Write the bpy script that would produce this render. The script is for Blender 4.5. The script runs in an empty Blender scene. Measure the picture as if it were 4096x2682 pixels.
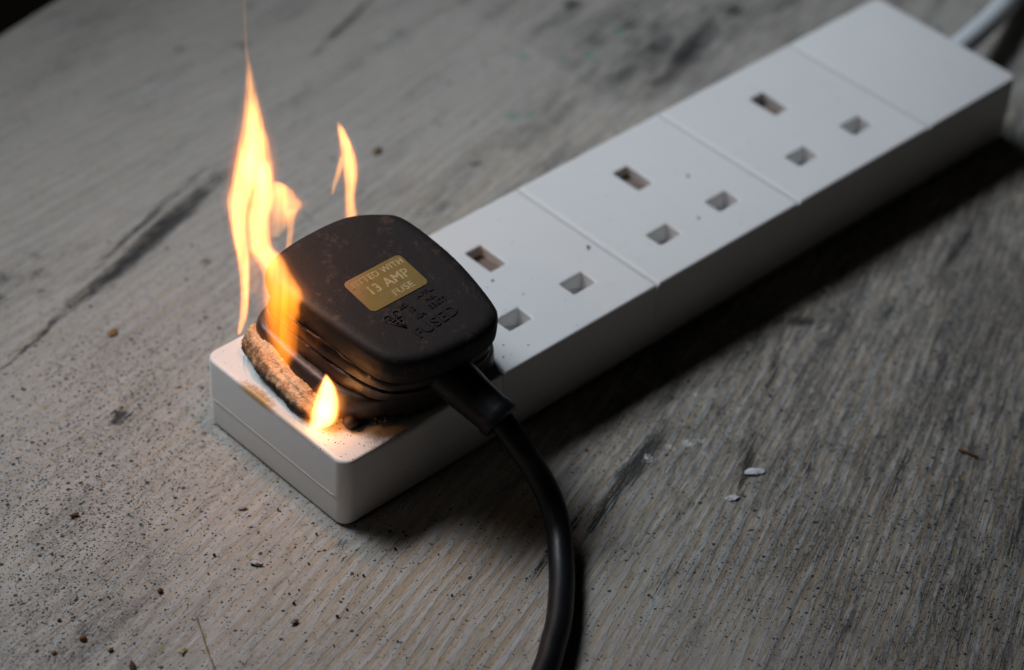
import bpy, bmesh, math, random
import numpy as np
from mathutils import Vector, Matrix, Euler, noise as mnoise

MM = 0.001
C = bpy.context.scene.collection
sc = bpy.context.scene
random.seed(7)
rng = np.random.default_rng(11)

# ------------------------------------------------------------------ camera
cam_d = bpy.data.cameras.new('camera')
cam = bpy.data.objects.new('camera', cam_d); C.objects.link(cam)
R_right = Vector((0.72934579, -0.68273756, 0.04386511))
R_down = Vector((-0.41581589, -0.49329112, -0.76404255))
R_fwd = Vector((0.54327882, 0.53901141, -0.64367292))
M = Matrix((( R_right.x, -R_down.x, -R_fwd.x, -310.23*MM),
            ( R_right.y, -R_down.y, -R_fwd.y, -360.46*MM),
            ( R_right.z, -R_down.z, -R_fwd.z,  462.72*MM),
            (0, 0, 0, 1)))
cam.matrix_world = M
cam_d.sensor_width = 36; cam_d.lens = 97.475
cam_d.clip_start = 0.01; cam_d.clip_end = 50
cam_d.dof.use_dof = True
cam_d.dof.focus_distance = 0.650
cam_d.dof.aperture_fstop = 9.0
sc.camera = cam

# ------------------------------------------------------------------ world, lamps, exposure
w = bpy.data.worlds.new('World'); sc.world = w; w.use_nodes = True
bg = w.node_tree.nodes['Background']
bg.inputs[0].default_value = (0.9, 0.78, 0.66, 1); bg.inputs[1].default_value = 0.0024

def area(name, loc, target, size, power, color, spread):
    d = bpy.data.lights.new(name, 'AREA'); d.shape = 'RECTANGLE'; d.size, d.size_y = size
    d.energy = power; d.color = color; d.spread = math.radians(spread)
    o = bpy.data.objects.new(name, d); C.objects.link(o)
    o.location = Vector(loc)*MM
    o.rotation_euler = (Vector(target)-Vector(loc)).to_track_quat('-Z', 'Z').to_euler()
    return o
area('window_light', (-150, 460, 565), (-12, 48, 0), (0.60, 0.24), .228, (0.85, 0.925, 1.0), 29)
area('window_light', (110, 500, 565), (150, 60, 0), (0.60, 0.24), .188, (0.77, 0.885, 1.0), 29)
area('soft_fill', (-520, 60, 330), (0, 20, 5), (0.25, 0.25), .016, (1.0, 0.97, 0.94), 80)

sc.view_settings.view_transform = 'Standard'
sc.view_settings.look = 'None'
sc.view_settings.exposure = 0; sc.view_settings.gamma = 1
sc.cycles.use_denoising = True
sc.cycles.max_bounces = 8
sc.cycles.transparent_max_bounces = 16
sc.cycles.volume_bounces = 0

# ------------------------------------------------------------------ helpers
def tag(o, label=None, cat=None, group=None, kind=None):
    if label: o['label'] = label
    if cat: o['category'] = cat
    if group: o['group'] = group
    if kind: o['kind'] = kind
    return o
def empty(name, loc, label, cat, group=None):
    o = bpy.data.objects.new(name, None); C.objects.link(o); o.location = Vector(loc)*MM
    o.empty_display_size = 0.005
    return tag(o, label, cat, group)
def link(name, me, m, parent=None, origin=None):
    """coordinates in me are world mm already scaled; shift origin to 'origin' (mm) for neatness"""
    o = bpy.data.objects.new(name, me); C.objects.link(o)
    if m and not me.materials: me.materials.append(m)
    base = Vector((0, 0, 0))
    if origin is not None: base = Vector(origin)*MM
    elif parent is not None: base = world_loc(parent)
    if base.length: me.transform(Matrix.Translation(-base))
    if parent is not None:
        o.parent = parent; o.location = base - world_loc(parent)
    else: o.location = base
    return o
def world_loc(o):
    v = o.location.copy()
    while o.parent: o = o.parent; v = v + o.location
    return v
def finish(bm, smooth=True, auto=None):
    bmesh.ops.recalc_face_normals(bm, faces=bm.faces)
    me = bpy.data.meshes.new('m'); bm.to_mesh(me); bm.free()
    me.transform(Matrix.Scale(MM, 4))
    for p in me.polygons: p.use_smooth = smooth
    if auto is not None and smooth:
        me.set_sharp_from_angle(angle=math.radians(auto))
    return me
def catmull(pts, n, closed=False):
    P = [np.array(p, float) for p in pts]; N = len(P); out = []
    segs = N if closed else N-1
    for i in range(segs):
        if closed: p0, p1, p2, p3 = P[(i-1) % N], P[i], P[(i+1) % N], P[(i+2) % N]
        else: p0, p1, p2, p3 = P[max(i-1, 0)], P[i], P[i+1], P[min(i+2, N-1)]
        for k in range(n):
            t = k/n
            out.append(.5*((2*p1)+(-p0+p2)*t+(2*p0-5*p1+4*p2-p3)*t*t+(-p0+3*p1-3*p2+p3)*t**3))
    if not closed: out.append(P[-1])
    return out
def resample_closed(pts, n):
    P = np.array(pts); Q = np.vstack([P, P[:1]])
    L = np.r_[0, np.cumsum(np.linalg.norm(np.diff(Q, axis=0), axis=1))]
    s = np.linspace(0, L[-1], n, endpoint=False)
    return np.stack([np.interp(s, L, Q[:, k]) for k in range(P.shape[1])], 1)
def tube(bm, path, radii, n=20, caps=True, squash=1.0):
    path = [Vector(p) for p in path]; rings = []
    up = Vector((0, 0, 1))
    for i, p in enumerate(path):
        t = (path[min(i+1, len(path)-1)]-path[max(i-1, 0)]).normalized()
        a = t.cross(up)
        if a.length < 1e-3: a = Vector((1, 0, 0))
        a.normalize(); b = a.cross(t).normalized()
        r = radii[i] if hasattr(radii, '__len__') else radii
        rings.append([bm.verts.new(p+(a*math.cos(u)+b*math.sin(u)*squash)*r) for u in [2*math.pi*k/n for k in range(n)]])
    for r0, r1 in zip(rings, rings[1:]):
        for k in range(n): bm.faces.new((r0[k], r0[(k+1) % n], r1[(k+1) % n], r1[k]))
    if caps: bm.faces.new(rings[0][::-1]); bm.faces.new(rings[-1])
    return rings
def bridge(bm, rings):
    n = len(rings[0])
    for r0, r1 in zip(rings, rings[1:]):
        for k in range(n): bm.faces.new((r0[k], r0[(k+1) % n], r1[(k+1) % n], r1[k]))

# ------------------------------------------------------------------ materials
class NT:
    def __init__(s, name):
        s.m = bpy.data.materials.new(name); s.m.use_nodes = True
        s.t = s.m.node_tree; s.b = s.t.nodes.get('Principled BSDF'); s.out = s.t.nodes.get('Material Output')
    def n(s, typ, **kw):
        x = s.t.nodes.new(typ)
        for k, v in kw.items(): setattr(x, k, v)
        return x
    def l(s, a, b): s.t.links.new(a, b)
    def val(s, inp, v):
        if isinstance(v, bpy.types.NodeSocket): s.l(v, inp)
        elif v is not None: inp.default_value = v
    def math(s, op, a, b=None, c=None, clamp=False):
        x = s.n('ShaderNodeMath', operation=op, use_clamp=clamp)
        s.val(x.inputs[0], a)
        if b is not None: s.val(x.inputs[1], b)
        if c is not None: s.val(x.inputs[2], c)
        return x.outputs[0]
    def mix(s, f, a, b, blend='MIX'):
        x = s.n('ShaderNodeMix', data_type='RGBA', blend_type=blend)
        s.val(x.inputs[0], f); s.val(x.inputs[6], col(a)); s.val(x.inputs[7], col(b))
        return x.outputs[2]
    def smooth(s, v, lo, hi, a=0.0, b=1.0):
        x = s.n('ShaderNodeMapRange', interpolation_type='SMOOTHSTEP')
        s.val(x.inputs[0], v); s.val(x.inputs[1], lo); s.val(x.inputs[2], hi); s.val(x.inputs[3], a); s.val(x.inputs[4], b)
        return x.outputs[0]
    def obj(s): return s.n('ShaderNodeTexCoord').outputs['Object']
    def geo(s):  # real position in the world, in millimetres
        x = s.n('ShaderNodeVectorMath', operation='SCALE'); s.l(s.n('ShaderNodeNewGeometry').outputs['Position'], x.inputs[0])
        x.inputs[3].default_value = 1000
        return x.outputs[0]
    def vmul(s, v, k):
        x = s.n('ShaderNodeVectorMath', operation='MULTIPLY'); s.l(v, x.inputs[0]); x.inputs[1].default_value = k
        return x.outputs[0]
    def vadd(s, v, k):
        x = s.n('ShaderNodeVectorMath', operation='ADD'); s.l(v, x.inputs[0]); s.val(x.inputs[1], k)
        return x.outputs[0]
    def noise(s, v, scale, detail=3, rough=.55, dist=0, out=0):
        x = s.n('ShaderNodeTexNoise'); s.l(v, x.inputs['Vector']); x.inputs['Scale'].default_value = scale
        x.inputs['Detail'].default_value = detail; x.inputs['Roughness'].default_value = rough
        x.inputs['Distortion'].default_value = dist
        return x.outputs[out]
    def voro(s, v, scale, rand=1.0, feature='F1'):
        x = s.n('ShaderNodeTexVoronoi', feature=feature); s.l(v, x.inputs['Vector']); x.inputs['Scale'].default_value = scale
        x.inputs['Randomness'].default_value = rand
        return x
    def sep(s, v):
        x = s.n('ShaderNodeSeparateXYZ'); s.l(v, x.inputs[0]); return x.outputs
    def bump(s, h, strength, dist, prev=None):
        x = s.n('ShaderNodeBump'); s.val(x.inputs['Strength'], strength); x.inputs['Distance'].default_value = dist
        s.l(h, x.inputs['Height'])
        if prev is not None: s.l(prev, x.inputs['Normal'])
        return x.outputs[0]
    def set(s, **kw):
        names = dict(color='Base Color', rough='Roughness', metal='Metallic', normal='Normal', spec='Specular IOR Level',
                     coat='Coat Weight', sss='Subsurface Weight')
        for k, v in kw.items():
            i = s.b.inputs[names[k]]
            s.val(i, col(v) if k == 'color' else v)
        return s.m
def col(c):
    return (c[0], c[1], c[2], 1.0) if isinstance(c, tuple) and len(c) == 3 else c

def mat_white(stained=False, name='white_plastic', base=(.80, .785, .77)):
    t = NT(name); g = t.geo()
    n1 = t.noise(g, .06, 3); n2 = t.noise(g, .9, 4, .6)
    c = t.mix(t.math('MULTIPLY', n1, .35), base, (.66, .655, .65))
    # faint grime scuffs, tiny dark flecks
    scuff = t.smooth(t.noise(t.vmul(g, (1, 1.6, 1)), .22, 6, .7), .58, .75)
    c = t.mix(t.math('MULTIPLY', scuff, .16), c, (.42, .40, .37))
    v = t.voro(t.vadd(g, (3.1, 7.7, 0)), .42)
    fl = t.math('MULTIPLY', t.math('LESS_THAN', v.outputs['Distance'], .085), t.math('GREATER_THAN', t.sep(v.outputs['Color'])[0], .88))
    c = t.mix(fl, c, (.20, .17, .15))
    if stained:
        x, y, z = t.sep(g)
        def ell(cx, cy, rx, ry, lo=1.0, hi=.0):
            a = t.math('POWER', t.math('DIVIDE', t.math('SUBTRACT', x, cx), rx), 2)
            b = t.math('POWER', t.math('DIVIDE', t.math('SUBTRACT', y, cy), ry), 2)
            return t.math('MULTIPLY', t.smooth(t.math('ADD', t.math('ADD', a, b), t.math('MULTIPLY', t.math('SUBTRACT', n2, .5), 1.3)), lo, hi), t.smooth(t.math('ADD', z, t.math('MULTIPLY', n2, 1.2)), 19.2, 20.8))
        # greenish melted halo round the plug base
        c = t.mix(t.math('MULTIPLY', ell(8, 31, 6, 15), .55), c, (.60, .66, .60))
        # yellow scorch where the plastic boiled at the edge
        y1 = ell(0.3, 32.5, 2.9, 8.0)
        c = t.mix(t.math('MULTIPLY', y1, .95), c, (.44, .26, .07))
        y2 = ell(0.5, 19, 1.6, 10.0)
        c = t.mix(t.math('MULTIPLY', y2, .35), c, (.50, .38, .20))
        y3 = ell(9, 12.5, 7, 6)
        c = t.mix(t.math('MULTIPLY', y3, .6), c, (.42, .27, .14))
        # soot smear under the plug front
        c = t.mix(t.math('MULTIPLY', ell(21, 2.0, 15, 4.2), .62), c, (.13, .10, .085))
        # spatter of brown specks near the corner
        vv = t.voro(t.vadd(g, (0, 0, 0)), 1.25); rnd = t.sep(vv.outputs['Color'])[1]
        zone = t.math('ADD', ell(5, 7.5, 7, 8), t.math('MULTIPLY', ell(10, 6, 14, 14), .25), clamp=True)
        sp = t.math('MULTIPLY', t.math('LESS_THAN', vv.outputs['Distance'], t.math('MULTIPLY', rnd, .26)),
                    t.math('LESS_THAN', t.sep(vv.outputs['Color'])[0], t.math('MULTIPLY', zone, .55)))
        c = t.mix(sp, c, (.09, .035, .015))
    h = t.math('ADD', t.math('MULTIPLY', n2, .3), t.math('MULTIPLY', t.noise(g, 6, 2), .12))
    nr = t.bump(h, .25, .00025)
    t.set(color=c, rough=t.math('ADD', .40, t.math('MULTIPLY', n2, .12)), normal=nr, spec=.35)
    t.b.inputs['Subsurface Weight'].default_value = .12
    t.b.inputs['Subsurface Radius'].default_value = (1, .7, .5); t.b.inputs['Subsurface Scale'].default_value = .0012
    return t.m
M_white = mat_white(); M_stain = mat_white(True, 'scorched_white_plastic')

def mat_black():
    t = NT('charred_black_plastic'); g = t.geo()
    n1 = t.noise(g, .07, 4, .6); n2 = t.noise(g, .55, 5, .65); n3 = t.noise(g, 3.0, 3)
    c = t.mix(n1, (.011, .0092, .0096), (.018, .0142, .0142))
    dust = t.smooth(t.math('ADD', t.math('MULTIPLY', n2, .75), t.math('MULTIPLY', t.noise(g, .16, 2), .5)), .66, .84)
    c = t.mix(t.math('MULTIPLY', dust, .38), c, (.12, .08, .055))
    rust = t.math('MULTIPLY', t.smooth(t.noise(t.vadd(g, (30, 5, 9)), .30, 5, .7), .61, .72), .38)
    c = t.mix(rust, c, (.10, .036, .020))
    v = t.voro(g, 1.0)
    fl = t.math('MULTIPLY', t.math('LESS_THAN', v.outputs['Distance'], .06), t.math('GREATER_THAN', t.sep(v.outputs['Color'])[0], .86))
    c = t.mix(fl, c, (.30, .28, .27))
    nr = t.bump(t.math('ADD', t.math('MULTIPLY', n3, .4), n2), .3, .0003)
    t.set(color=c, rough=t.math('ADD', .50, t.math('MULTIPLY', n2, .22)), normal=nr, spec=.28)
    return t.m
M_black = mat_black()
def mat_burnt():
    t = NT('blistered_brown_plastic'); g = t.geo()
    n1 = t.noise(g, .3, 5, .65); n2 = t.noise(g, 1.6, 5, .7)
    c = t.mix(n1, (.022, .013, .010), (.055, .028, .017))
    c = t.mix(t.smooth(n2, .6, .72), c, (.16, .085, .045))
    t.set(color=c, rough=t.math('ADD', .22, t.math('MULTIPLY', n2, .35)), normal=t.bump(n2, .6, .0006), spec=.5)
    return t.m
M_burnt = mat_burnt()
def mat_cord():
    t = NT('black_rubber_flex'); g = t.geo()
    n1 = t.noise(g, .4, 5, .6)
    t.set(color=t.mix(n1, (.004, .0045, .0055), (.009, .009, .0105)), rough=t.math('ADD', .33, t.math('MULTIPLY', n1, .2)),
          normal=t.bump(t.noise(g, 1.5, 3), .15, .0003), spec=.32)
    return t.m
M_cord = mat_cord()
def mat_foam():
    t = NT('toasted_foam_plastic'); g = t.geo()
    n1 = t.noise(g, .28, 3, .6); n2 = t.noise(g, 1.3, 6, .7, .8); vo = t.voro(t.vadd(t.vmul(g, (1.0, .7, 1)), (2, 2, 2)), 1.1, feature='DISTANCE_TO_EDGE').outputs['Distance']
    c = t.mix(t.smooth(n1, .36, .62), (.34, .15, .06), (.76, .52, .31))
    c = t.mix(t.smooth(n2, .50, .66), c, (.78, .60, .40))
    c = t.mix(t.math('MULTIPLY', t.smooth(n2, .44, .34), .75), c, (.12, .04, .016))
    cr = t.math('MULTIPLY', t.n('ShaderNodeAttribute', attribute_name='cream').outputs['Fac'], t.smooth(n2, .36, .52))
    c = t.mix(t.math('MULTIPLY', cr, .8), c, (.80, .63, .42))
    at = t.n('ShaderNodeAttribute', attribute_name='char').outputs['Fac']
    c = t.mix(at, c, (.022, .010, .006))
    h = t.math('ADD', n2, t.math('MULTIPLY', t.smooth(vo, .0, .14), .3))
    t.set(color=c, rough=.72, normal=t.bump(h, .7, .0007), spec=.3)
    t.b.inputs['Subsurface Weight'].default_value = .1
    t.b.inputs['Subsurface Radius'].default_value = (1, .5, .25); t.b.inputs['Subsurface Scale'].default_value = .001
    return t.m
M_foam = mat_foam()
def mat_plain(name, c1, c2, rough, scale=1.2, bumpd=.0002, metal=0.0, spec=.4):
    t = NT(name); g = t.geo(); n1 = t.noise(g, scale, 4, .6)
    t.set(color=t.mix(n1, c1, c2), rough=rough, metal=metal, normal=t.bump(n1, .5, bumpd), spec=spec)
    return t.m
M_basep = mat_plain('softened_black_plastic', (.030, .022, .021), (.015, .011, .010), .44, .35, .0004, spec=.45)
M_body = mat_plain('glow_tinted_black_plastic', (.030, .016, .009), (.016, .010, .007), .46, .4, .0004, spec=.5)  # brown base colour carries the flame's orange glow on the black middle body
def mat_label():
    t = NT('brass_coloured_label'); g = t.geo()
    n1 = t.noise(g, .25, 4, .65); n2 = t.noise(g, 1.1, 5, .7)
    x, y, z = t.sep(g)
    c = t.mix(n1, (.27, .20, .058), (.21, .16, .05))
    # worn pinkish upper left third, dirt scratches
    d = t.math('SUBTRACT', t.math('MULTIPLY', t.math('SUBTRACT', y, 19), .12), t.math('MULTIPLY', t.math('SUBTRACT', x, 26), .11))
    worn = t.smooth(t.math('ADD', d, t.math('MULTIPLY', t.math('SUBTRACT', n2, .5), 1.2)), .2, .9)
    c = t.mix(t.math('MULTIPLY', worn, .8), c, (.33, .20, .10))
    c = t.mix(t.math('MULTIPLY', t.smooth(t.noise(t.vadd(g, (9, 2, 1)), .7, 6, .8), .60, .68), .8), c, (.045, .028, .018))
    t.set(color=c, rough=.42, metal=.25, normal=t.bump(n2, .3, .0001), spec=.5)
    return t.m
M_label = mat_label()
def mat_print():
    t = NT('pale_worn_print'); g = t.geo(); n2 = t.noise(g, 1.1, 5, .7); x, y, z = t.sep(g)
    d = t.math('SUBTRACT', t.math('MULTIPLY', t.math('SUBTRACT', y, 19), .12), t.math('MULTIPLY', t.math('SUBTRACT', x, 27), .11))
    worn = t.smooth(t.math('ADD', d, t.math('MULTIPLY', t.math('SUBTRACT', n2, .5), 1.4)), .0, .8)
    c = t.mix(t.smooth(n2, .4, .6), (.47, .38, .21), (.33, .26, .12))
    t.set(color=t.mix(worn, c, (.35, .235, .10)), rough=.5, metal=.1)
    return t.m
M_print = mat_print()
M_brass = mat_plain('tarnished_brass', (.22, .155, .125), (.17, .125, .105), .45, .5, metal=.1)
M_shutter = mat_plain('grey_white_shutter', (.70, .69, .70), (.62, .61, .62), .5)

# ------------------------------------------------------------------ table
def vnoise1(x, seed, per=1.0):
    x = np.asarray(x)/per; i = np.floor(x).astype(int); f = x-i; f = f*f*(3-2*f)
    h = lambda n: np.modf(np.abs(np.sin(n*127.1+seed*311.7)*43758.5453))[0]
    return h(i)*(1-f)+h(i+1)*f
def vnoise2(x, y, seed):
    xi = np.floor(x); yi = np.floor(y); fx = x-xi; fy = y-yi
    fx = fx*fx*(3-2*fx); fy = fy*fy*(3-2*fy)
    h = lambda a, b: np.modf(np.abs(np.sin(a*127.1+b*311.7+seed*74.7)*43758.5453))[0]
    return (h(xi, yi)*(1-fx)+h(xi+1, yi)*fx)*(1-fy)+(h(xi, yi+1)*(1-fx)+h(xi+1, yi+1)*fx)*fy
def fbm2(x, y, seed, o=4):
    s = 0; a = .5
    for k in range(o): s = s+a*vnoise2(x*2**k, y*2**k, seed+k*17); a *= .5
    return s/(1-.5**o)
SL, SK = .33, .0016
def grain_v(x, y):
    xc = np.clip(x, -180, 380)
    return (y-SL*(x-60))/(1-SK*(xc-60))
def build_table():
    # mesh axes: the far long edge of the table runs along e1
    a = math.radians(11.5); e1 = np.array([math.cos(a), math.sin(a)]); e2 = np.array([-e1[1], e1[0]])
    org = np.array([57.5, 222.2])+e2*1.0            # a point on the far edge
    us = np.r_[np.linspace(-750, -190, 12), np.arange(-180, 330, 1.0), np.linspace(345, 900, 12)]
    vs = np.r_[np.linspace(-800, -400, 9), np.arange(-392, -2, 1.0), -1.6, -1.1, -.5, -.15, 0]
    U, V = np.meshgrid(us, vs)
    X = org[0]+U*e1[0]+V*e2[0]; Y = org[1]+U*e1[1]+V*e2[1]
    G = grain_v(X, Y); Lg = X*.95+Y*.31
    Z = -.15+.22*(fbm2(Lg/60, G/14, 3)-.5)+.10*(fbm2(Lg/25, G/1.9, 5, 2)-.5)
    # crack / worn gouges (world mm): (x0,y0,x1,y1,half width,depth)
    GO = [(-28, 100.5, 4, 110, 1.0, .5), (3, 110, 38, 118.8, 2.0, .8), (20, 114.4, 60.7, 127.3, 2.6, .9),
          (10, 117, 62, 134, 1.1, .5), (40.5, -40.5, 60, -31.5, 1.3, .5), (58, -33, 83, -24.5, 2.1, .5), (24, -41, 36, -36, .9, .4),
          (36, -37, 48, -33, 1.3, .4), (118, -30, 132, -20, 1.1, .45), (139, -15, 147, -21, 1.6, .5), (145, -60, 165, -50, .8, .3),
          (82, 125, 120, 152, .3, .2), (127, 159, 155, 169, 1.2, .5), (83, -52, 99, -42, 1.4, .35), (104, -80, 130, -68, 1.0, .3),
          (112, -112, 140, -97, .9, .3), (186, -29, 212, -20, 1.3, .4), (50, 160, 66, 163, .35, .2),
          (140, -82, 172, -66, .8, .3), (96, -60, 112, -52, .9, .3), (150, 62, 176, 68, 1.5, .3), (196, 84, 222, 93, 2.5, .4)]
    ST = np.zeros_like(X)
    for x0, y0, x1, y1, hw, dep in GO:
        dx, dy = x1-x0, y1-y0; L2 = dx*dx+dy*dy
        wob = 1.2*(vnoise2(X/11, Y/11, 9)-.5)
        t_ = np.clip(((X-x0)*dx+(Y-y0)*dy)/L2, 0, 1)
        d = np.abs(((X-x0)*-dy+(Y-y0)*dx)/math.sqrt(L2)+wob*.6)
        e = np.hypot(X-(x0+t_*dx), Y-(y0+t_*dy))*.35
        d = np.maximum(e, d)
        m = np.clip(1.15-d/(hw*1.9), 0, 1)*min(1.15, .45+.35*hw)*(.55+.45*np.clip(1.25-np.abs(t_-.5)*2.2, 0, 1))
        ST = np.maximum(ST, m); Z -= dep*.45*np.clip(1-d/hw, 0, 1)
    def blob(cx, cy, r, soft=.8, st=1.):
        d = np.hypot(X-cx, Y-cy)/r
        return st*np.clip((1+soft-d)/(2*soft), 0, 1)
    for cx, cy, r, s_ in [(-15.1, 67.1, 2.6, 1), (-17.5, 66, 1.6, 1), (-6, 130, 3, .7), (2, 126, 3, .6), (-12, 124, 3, .6), (6, 133, 2.5, .6), (-2, 119, 2.5, .6), (-18, 129, 2.5, .6), (6, 82, 1.8, .6), (-2, 76, 1.6, .5), (2, 93.8, 1.5, .7), (39.2, 102, 1.6, .8), (123.4, 88, 2.0, .75), (200.6, 128.7, 3.2, .9), (206, 109, 2.6, .8),
                      (203, 95.4, 2.8, .8), (196.7, 84.7, 3.5, .6), (236, 96, 4.5, .8), (208, 87, 5, .6), (225, 92, 4, .6), (-3, -3, 2.0, .6), (-6, -6.5, 1.8, .5), (152, -20, 2.0, .8),
                      (70, -47, 1.6, .6), (62, -62, 2, .5), (-37, 52, 1.5, .7), (100, -27, 3.5, .45), (180, 100, 2, .5), (-28, 66, 1.6, .7), (150.2, 150, 3, .5), (240, 70, 6, .6),
                      (88, 150, 3, .4), (110, 175, 3.5, .5), (95, 185, 3, .5), (125, 190, 3, .5)]:
        ST = np.maximum(ST, blob(cx, cy, r, .7, s_))
    # speck density: heavy to the lower left, moderate to the right
    n = fbm2(X/22, Y/22, 31)
    D = 1.0*np.exp(-(((X+62)/48)**2+((Y-45)/34)**2))+.5*np.exp(-(((X+10)/34)**2+((Y-75)/26)**2))
    D += .30*np.clip((X-45-.4*(Y+40))/60, 0, 1)*(Y < 10)
    D += .16+.12*np.exp(-(((X-12)/30)**2+((Y+8)/22)**2))
    D = D*(.45+1.1*n)*np.clip(1-(Y-95)/50, .15, 1)
    # grime: smoky smudges along the grain
    g2 = fbm2(Lg/30, G/7, 41); g3 = fbm2(X/35, Y/28, 47)
    GR = .20+.75*np.clip((g2-.50)*3.2, 0, 1)*np.clip((X-30)/60+.35, .25, 1)
    GR += .30*np.clip((X-35)/40, 0, 1)*(Y < 5)
    GR += .45*np.exp(-(((X+2)/26)**2+((Y-126)/16)**2)) + .35*np.exp(-(((X+66)/22)**2+((Y-8)/18)**2))
    GR += 1.1*np.exp(-(((X-210)/38)**2+((Y-95)/20)**2))*g3*1.6+.40*np.clip((X-60)/70, 0, 1)*(Y < 0)*(.4+1.1*g3)
    RB = .50+.75*np.exp(-(((X-8)/48)**2+((Y+38)/40)**2))+.45*np.exp(-(((X-110)/70)**2+((Y-75)/20)**2))+1.0*np.clip((X-40)/50, 0, 1)*(Y < 10)
    GR = np.minimum(GR, 1.3)*np.where(X < 175, np.clip(1-(Y-70)/60, .45, 1), 1)
    TE = np.zeros_like(X)
    for cx, cy, r in [(146.8, 98, 3.2), (151, 95, 2), (185.3, 105.6, 3), (201, 108.8, 3.2), (-35.5, 37.6, 1.3), (178, 110, 2), (170, 118, 2.4), (191, 118, 2), (-38, 60, .9)]:
        TE = np.maximum(TE, blob(cx, cy, r, .7))
    WH = np.zeros_like(X)
    for cx, cy, r in [(85.5, -31.9, 2.4), (89, -33, 2.0), (81, -30, 2.2), (74, -29, 2.6), (86, -37, 1.5), (100, -20, 1.5)]:
        WH = np.maximum(WH, blob(cx, cy, r, .8))
    top = np.stack([X, Y, Z], -1)*MM
    nv, nu = X.shape
    verts = top.reshape(-1, 3)
    idx = np.arange(nu*nv).reshape(nv, nu)
    q = np.stack([idx[:-1, :-1], idx[:-1, 1:], idx[1:, 1:], idx[1:, :-1]], -1).reshape(-1, 4)
    per = np.r_[idx[0, :], idx[1:, -1], idx[-1, -2::-1], idx[-2:0:-1, 0]]
    low = verts[per].copy(); low[:, 2] = -28*MM
    base = len(verts); np_ = len(per)
    verts = np.vstack([verts, low])
    side = np.stack([per, base+np.arange(np_), base+(np.arange(np_)+1) % np_, np.roll(per, -1)], -1)
    faces = np.vstack([q, side]).astype(np.int32)
    me = bpy.data.meshes.new('table')
    me.vertices.add(len(verts)); me.vertices.foreach_set('co', verts.ravel())
    me.loops.add(faces.size); me.loops.foreach_set('vertex_index', faces.ravel())
    me.polygons.add(len(faces)); me.polygons.foreach_set('loop_start', np.arange(0, faces.size, 4, dtype=np.int32))
    me.polygons.foreach_set('loop_total', np.full(len(faces), 4, np.int32))
    me.update(calc_edges=True); me.validate()
    me.polygons.foreach_set('use_smooth', np.r_[np.ones(len(q), bool), np.zeros(len(side), bool)])
    pad = lambda A: np.r_[A.ravel(), np.zeros(np_)].astype(np.float32)
    for nm, A in [('streak', ST), ('speck', D), ('grime', GR), ('rib', RB), ('teal', TE), ('chalk', WH)]:
        at = me.attributes.new(nm, 'FLOAT', 'POINT'); at.data.foreach_set('value', pad(A))
    gc = np.stack([pad(Lg), pad(G), np.zeros(len(verts), np.float32)], -1).astype(np.float32)
    at = me.attributes.new('graincoord', 'FLOAT_VECTOR', 'POINT'); at.data.foreach_set('vector', gc.ravel())
    return me
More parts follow.
